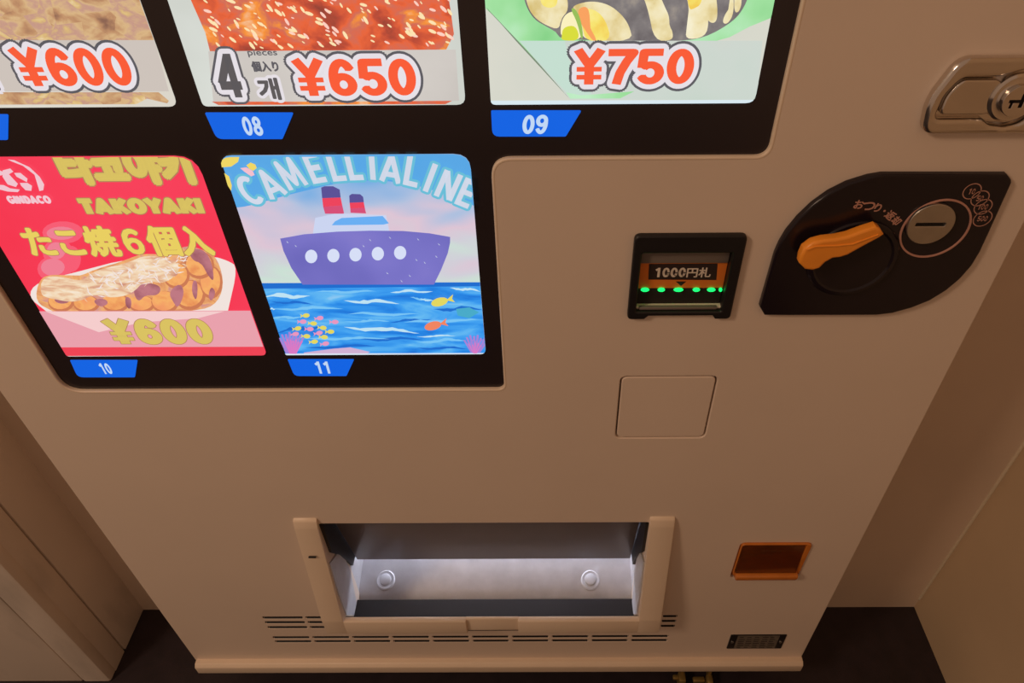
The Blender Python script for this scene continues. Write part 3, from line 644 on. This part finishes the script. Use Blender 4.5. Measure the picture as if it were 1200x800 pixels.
for t, x, z in (('10', 978, 160), ('50', 1012, 190), ('100', 1025, 226), ('500', 1023, 276)):
    X, Z = W(*z7c([(x, z)])[0], cy); R = .0078 if t != '500' else .0082
    a = circ(X, Z, R, 28); b = circ(X, Z, R-.0009, 28); p.lift(); p.add(a+b, [(i, (i+1) % 28, 28+(i+1) % 28, 28+i) for i in range(28)], M['pink'])
    p.fan = True; p.letter(t, X, Z, .0055, 0, M['pink'], wide=.9, wt=.17); p.build('coin_symbol', cp); p = Print(cy-.0002)
dcx, dcz = .368, .932
for k, ch in enumerate('おつり・返却'):
    x, z = ((497, 216), (538, 223), (577, 230), (605, 243), (630, 262), (655, 285))[k]; X, Z = W(*z7c([(x, z)])[0], cy)
    p.letter(ch, X, Z, .0080 if ch != '・' else .0016, (-.10, -.15, -.25, -.5, -.62, -.75)[k], M['pink'], bold=.0003)
p.build('coin_lettering', cp); p = Print(cy-.0002)
p.px(z7c([(648, 335), (658, 370), (652, 420), (608, 486), (632, 432), (645, 385)]), M['pink'])
p.build('arrow_print', cp)
dial = obj('lever_dial', lathe([(.041, cy+.001), (.041, cy-.002), (.0395, cy-.0035), (.036, cy-.004), (.034, cy-.0025)], dcx, dcz, 56), M['plate'], VM)
ly = -.024
lev = pl([(243, 470), (248, 440), (262, 410), (300, 382), (345, 370), (400, 364), (450, 354), (520, 328), (572, 312), (590, 322), (605, 346), (585, 360), (520, 395), (450, 434), (415, 445), (385, 448), (355, 465), (330, 490), (300, 499), (268, 495)], ly)[::-1]
lv = plate('return_lever', [lev], ly, .011, M['orange'], VM, .0025, 3); lv['label'] = 'orange coin return lever'
hub = W(*z7c([(330, 430)])[0], -.013)
obj('lever_hub', lathe([(.009, cy), (.009, -.014)], hub[0]+.004, hub[1], 24), M['blackm'], lv)
ex = .0012
ridge = pl([(275, 410), (310, 395), (400, 392), (470, 385), (580, 345), (582, 349), (472, 391), (400, 398), (312, 402), (280, 416)], ly-.001)[::-1]
plate('ridge', [ridge], ly-.0008, .002, M['orange'], lv, .0004)

# ------------------------------------------------------------------ lock with chrome plate
kz0, kz1, kx0, kx1 = 1.0540, 1.1150, .3845, .5075
lkout = rpoly([(kx0+.004, kz0), (kx1-.004, kz0), (kx1, kz0+.03), (kx1-.012, kz1), (kx0+.014, kz1), (kx0, kz0+.028)], [.012, .012, .04, .016, .016, .04], 8)
kcx, kcz = W(1184, 111)
inner = rpoly([(kx0+.0105, kz0+.0125), (kcx-.018, kz0+.0125), (kcx-.012, kcz-.021), (kcx, kcz-.023), (kcx+.014, kcz-.020), (kcx+.023, kcz), (kcx+.014, kcz+.020), (kcx, kcz+.023), (kcx-.012, kcz+.019), (kcx-.020, kz1-.015), (kx0+.020, kz1-.015), (kx0+.0115, kz0+.032)], [.006, .006, .01, .01, .014, .02, .014, .01, .01, .008, .010, .02], 5)
lk = plate('lock_plate', [lkout, inner], -.009, .010, M['chrome'], VM, .0035, 4); lk['label'] = 'chrome lock plate'
plate('lock_pocket', [rpoly([(kx0+.006, kz0+.008), (kx1-.008, kz0+.008), (kx1-.012, kz1-.006), (kx0+.012, kz1-.006)], .01)], -.0015, .002, M['chrome'], VM)
plate('lock_handle', [rpoly([(kx0+.0135, kz0+.0155), (kcx-.019, kz0+.0155), (kcx-.013, kcz-.012), (kcx-.013, kcz+.012), (kcx-.020, kz1-.0175), (kx0+.0225, kz1-.0175), (kx0+.0145, kz0+.032)], [.005, .004, .006, .006, .005, .008, .02], 5)], -.0062, .0045, M['chrome'], VM, .0016, 3)
cyl = obj('lock_cylinder', lathe([(.0195, -.001), (.0195, -.007), (.0175, -.0085), (.0135, -.0085), (.0130, -.0088)], kcx, kcz, 40), M['chrome'], VM)
K = lambda *q: [(kcx+x, kcz+z) for x, z in q]
plate('keyway_face', [circ(kcx, kcz, .0125, 40), K((-.0075, -.0012), (-.006, -.0012), (-.006, -.0055), (-.004, -.0055), (-.004, -.0012), (.001, -.0012), (.001, -.005), (.004, -.005), (.004, .006), (.001, .006), (.001, .0012), (-.0075, .0012))], -.0135, .0040, M['chrome'], cyl, .0004)
box('keyhole', kcx-.009, kcx+.006, -.0096, -.0090, kcz-.0075, kcz+.0075, M['blackm'], cyl)  # black sheet under the cut, stands in for the shade in the keyhole

# ------------------------------------------------------------------ dispensing opening
def yf(z):                                       # front of the wedge-shaped frame
    return -.005-(.515-z)/(.515-.305)*.028 if z > .305 else -.033
JX = ((-.2505, -.2185), (.2205, .2537))
prof = [(.001, .521), (-.004, .517), (-.007, .505), (-.033, .305), (-.033, .268), (-.028, .262), (.001, .246)]
bm = bmesh.new()
for a, b in JX: prism_x(bm, prof, a, b, .0018)
nx0, nx1 = -.0365, .0408
sl = [(-.033, .303), (-.033, .268), (-.028, .262), (.001, .246), (.001, .254), (-.024, .2635), (-.024, .303)]
prism_x(bm, sl, JX[0][1]-.001, nx0, .0014); prism_x(bm, sl, nx1, JX[1][0]+.001, .0014)
sm = [(-.0285, .303), (-.0285, .270), (-.026, .264), (.001, .249), (.001, .254), (-.024, .264), (-.024, .303)]
prism_x(bm, sm, nx0-.001, nx1+.001, .0008)
fr = obj('outlet_frame', bm, M['plastic'], VM); fr['label'] = 'raised cream frame of the outlet'
bm = bmesh.new(); X, Z = W(366, 652.5, -.016); bx(bm, X-.005, X+.005, -.0172, -.0150, Z-.001, Z+.001)
obj('scuff_mark', bm, M['ink'], fr)
bm = bmesh.new(); bx(bm, OX0+.001, OX1-.001, -.0225, .028, .2555, .2575); bx(bm, OX0+.001, OX1-.001, -.0235, -.0215, .2575, .299)
obj('outlet_lip', bm, M['rubber'], VM)
ch = obj('chute_floor', prism_x(bmesh.new(), [(.024, .220), (.028, .232), (.048, .2525), (.13, .275), (.18, .295), (.205, .32), (.215, .35), (.215, .49), (.222, .49), (.222, .220)], OX0-.02, OX1+.02), M['galv'], VM)
for bpx in (452, 692):
    d = ray(bpx, 680); k = (.252-EYE.z-(.046-EYE.y)*.2738)/(d.z-d.y*.2738); P = EYE+d*k; n = 28
    bm = bmesh.new(); rr = [(.0155, -.001), (.0155, .0012), (.0135, .0024), (.0115, .0012), (.0092, .0012), (.0088, .0048), (.0070, .0058)]
    rings = [[bm.verts.new((P.x+r*math.cos(2*math.pi*q/n), P.y+r*math.sin(2*math.pi*q/n), P.z+r*math.sin(2*math.pi*q/n)*.2738+z)) for q in range(n)] for r, z in rr]
    for a, b in zip(rings, rings[1:]):
        for q in range(n): bm.faces.new((a[q], a[(q+1) % n], b[(q+1) % n], b[q]))
    bm.faces.new(rings[-1]); obj('bolt', bm, M['galv'], ch)
for x0, x1 in ((OX0+.0003, OX0+.0045), (OX1-.0045, OX1-.0003)):
    obj('gap_shade_cheek', prism_x(bmesh.new(), [(-.001, .506), (.07, .506), (.075, .33), (.045, .33), (.02, .40), (-.001, .44)], x0, x1), M['blackm'], VM)  # black cheeks added to paint in the dark gap beside the flap
for s, x in ((-1, OX0-.021), (1, OX1+.001)):
    box('chute_side', x, x+.02, .046, .222, .25, .53, M['galv'], VM)
box('chute_top', OX0-.02, OX1+.02, .046, .222, .505, .53, M['galv'], VM)
for x0, x1 in ((OX0+.0005, OX0+.0025), (OX1-.0025, OX1-.0005)):       # hinge brackets inside the jambs
    bm = prism_x(bmesh.new(), [(-.012, .43), (-.020, .36), (-.020, .30), (.0, .262), (.02, .262), (.035, .33), (.03, .40)], x0, x1)
    obj('hinge_bracket', bm, M['galv'], VM)
fl = obj('outlet_flap', prism_x(bmesh.new(), [(.022, .506), (.028, .506), (.066, .324), (.060, .322)], OX0+.006, OX1-.006, .001), M['flap'], VM); fl['label'] = 'smoky grey hanging flap'
lm = M.setdefault('tube', backlit('chute_lamp_glow', (238, 241, 252), 21.0))
box('chute_lamp', OX0+.03, OX1-.03, .192, .206, .345, .36, lm, VM, .003)

# ------------------------------------------------------------------ amber coin return
ay = -.014
bm = bmesh.new(); bx(bm, RX0+.001, RX1-.001, .030, .034, RZ0+.001, RZ1-.001)
for q in ((RX0+.0002, RX0+.002, RZ0, RZ1), (RX1-.002, RX1-.0002, RZ0, RZ1), (RX0, RX1, RZ0+.0002, RZ0+.002), (RX0, RX1, RZ1-.002, RZ1-.0002)): bx(bm, q[0], q[1], .005, .032, q[2], q[3])
obj('return_pocket', bm, M['amber'], VM)
ro = rpoly([(.3665, .3695), (.4320, .3695), (.4475, .381), (.4490, .457), (.3525, .457), (.3525, .379)], [.014, .014, .006, .006, .006, .006], 5)
rim = plate('coin_return_cup', [ro, rpoly([(.3537, .3875), (.4410, .3875), (.4420, .4562), (.3537, .4562)], .003)], -.003, .008, M['amber'], VM, .0010, 3); rim['label'] = 'amber plastic coin return cup'
obj('cup_lip', prism_x(bmesh.new(), [(.002, .3885), (-.010, .3885), (-.0115, .384), (-.009, .374), (.002, .3715)], .3555, .4440, .0022), M['amber'], VM)
bm = prism_x(bmesh.new(), [(-.001, .4550), (.002, .4550), (-.002, .389), (-.0060, .389)], .3542, .4408, .0008)
flp = obj('coin_return_flap', bm, M['amberd'], VM); flp['label'] = 'dark amber flap'
bm = bx(bmesh.new(), .382, .410, -.0040, -.0020, .434, .444, .0008); obj('grip', bm, M['amberd'], flp)

# ------------------------------------------------------------------ rating plate
q = [W(851, 759), W(915, 759), W(921, 743), W(857.5, 743)]
rp_ = plate('rating_plate', [rect(.3822, .1472, .4725, .1946, .002)], -.0012, .002, M['blackm'], VM, .0003); rp_['label'] = 'small black rating plate with a grey label'
p = Print(-.0014); p.poly(rect(.3935, .1490, .4615, .1930), M['greylabel'])
for k in range(6):
    z = .187-k*.0066
    for j in range(5):
        x = .397+j*.0125; w = random.uniform(.006, .011); p.poly([(x, z-.0011), (x+w, z-.0011), (x+w, z+.0011), (x, z+.0011)], M['ink'])
p.build('label_print', rp_)
for x in (.3878, .4668):
    obj('rivet', lathe([(.0028, -.001), (.0028, -.002), (.0018, -.0026)], x, .171, 16), M['satin'], rp_)
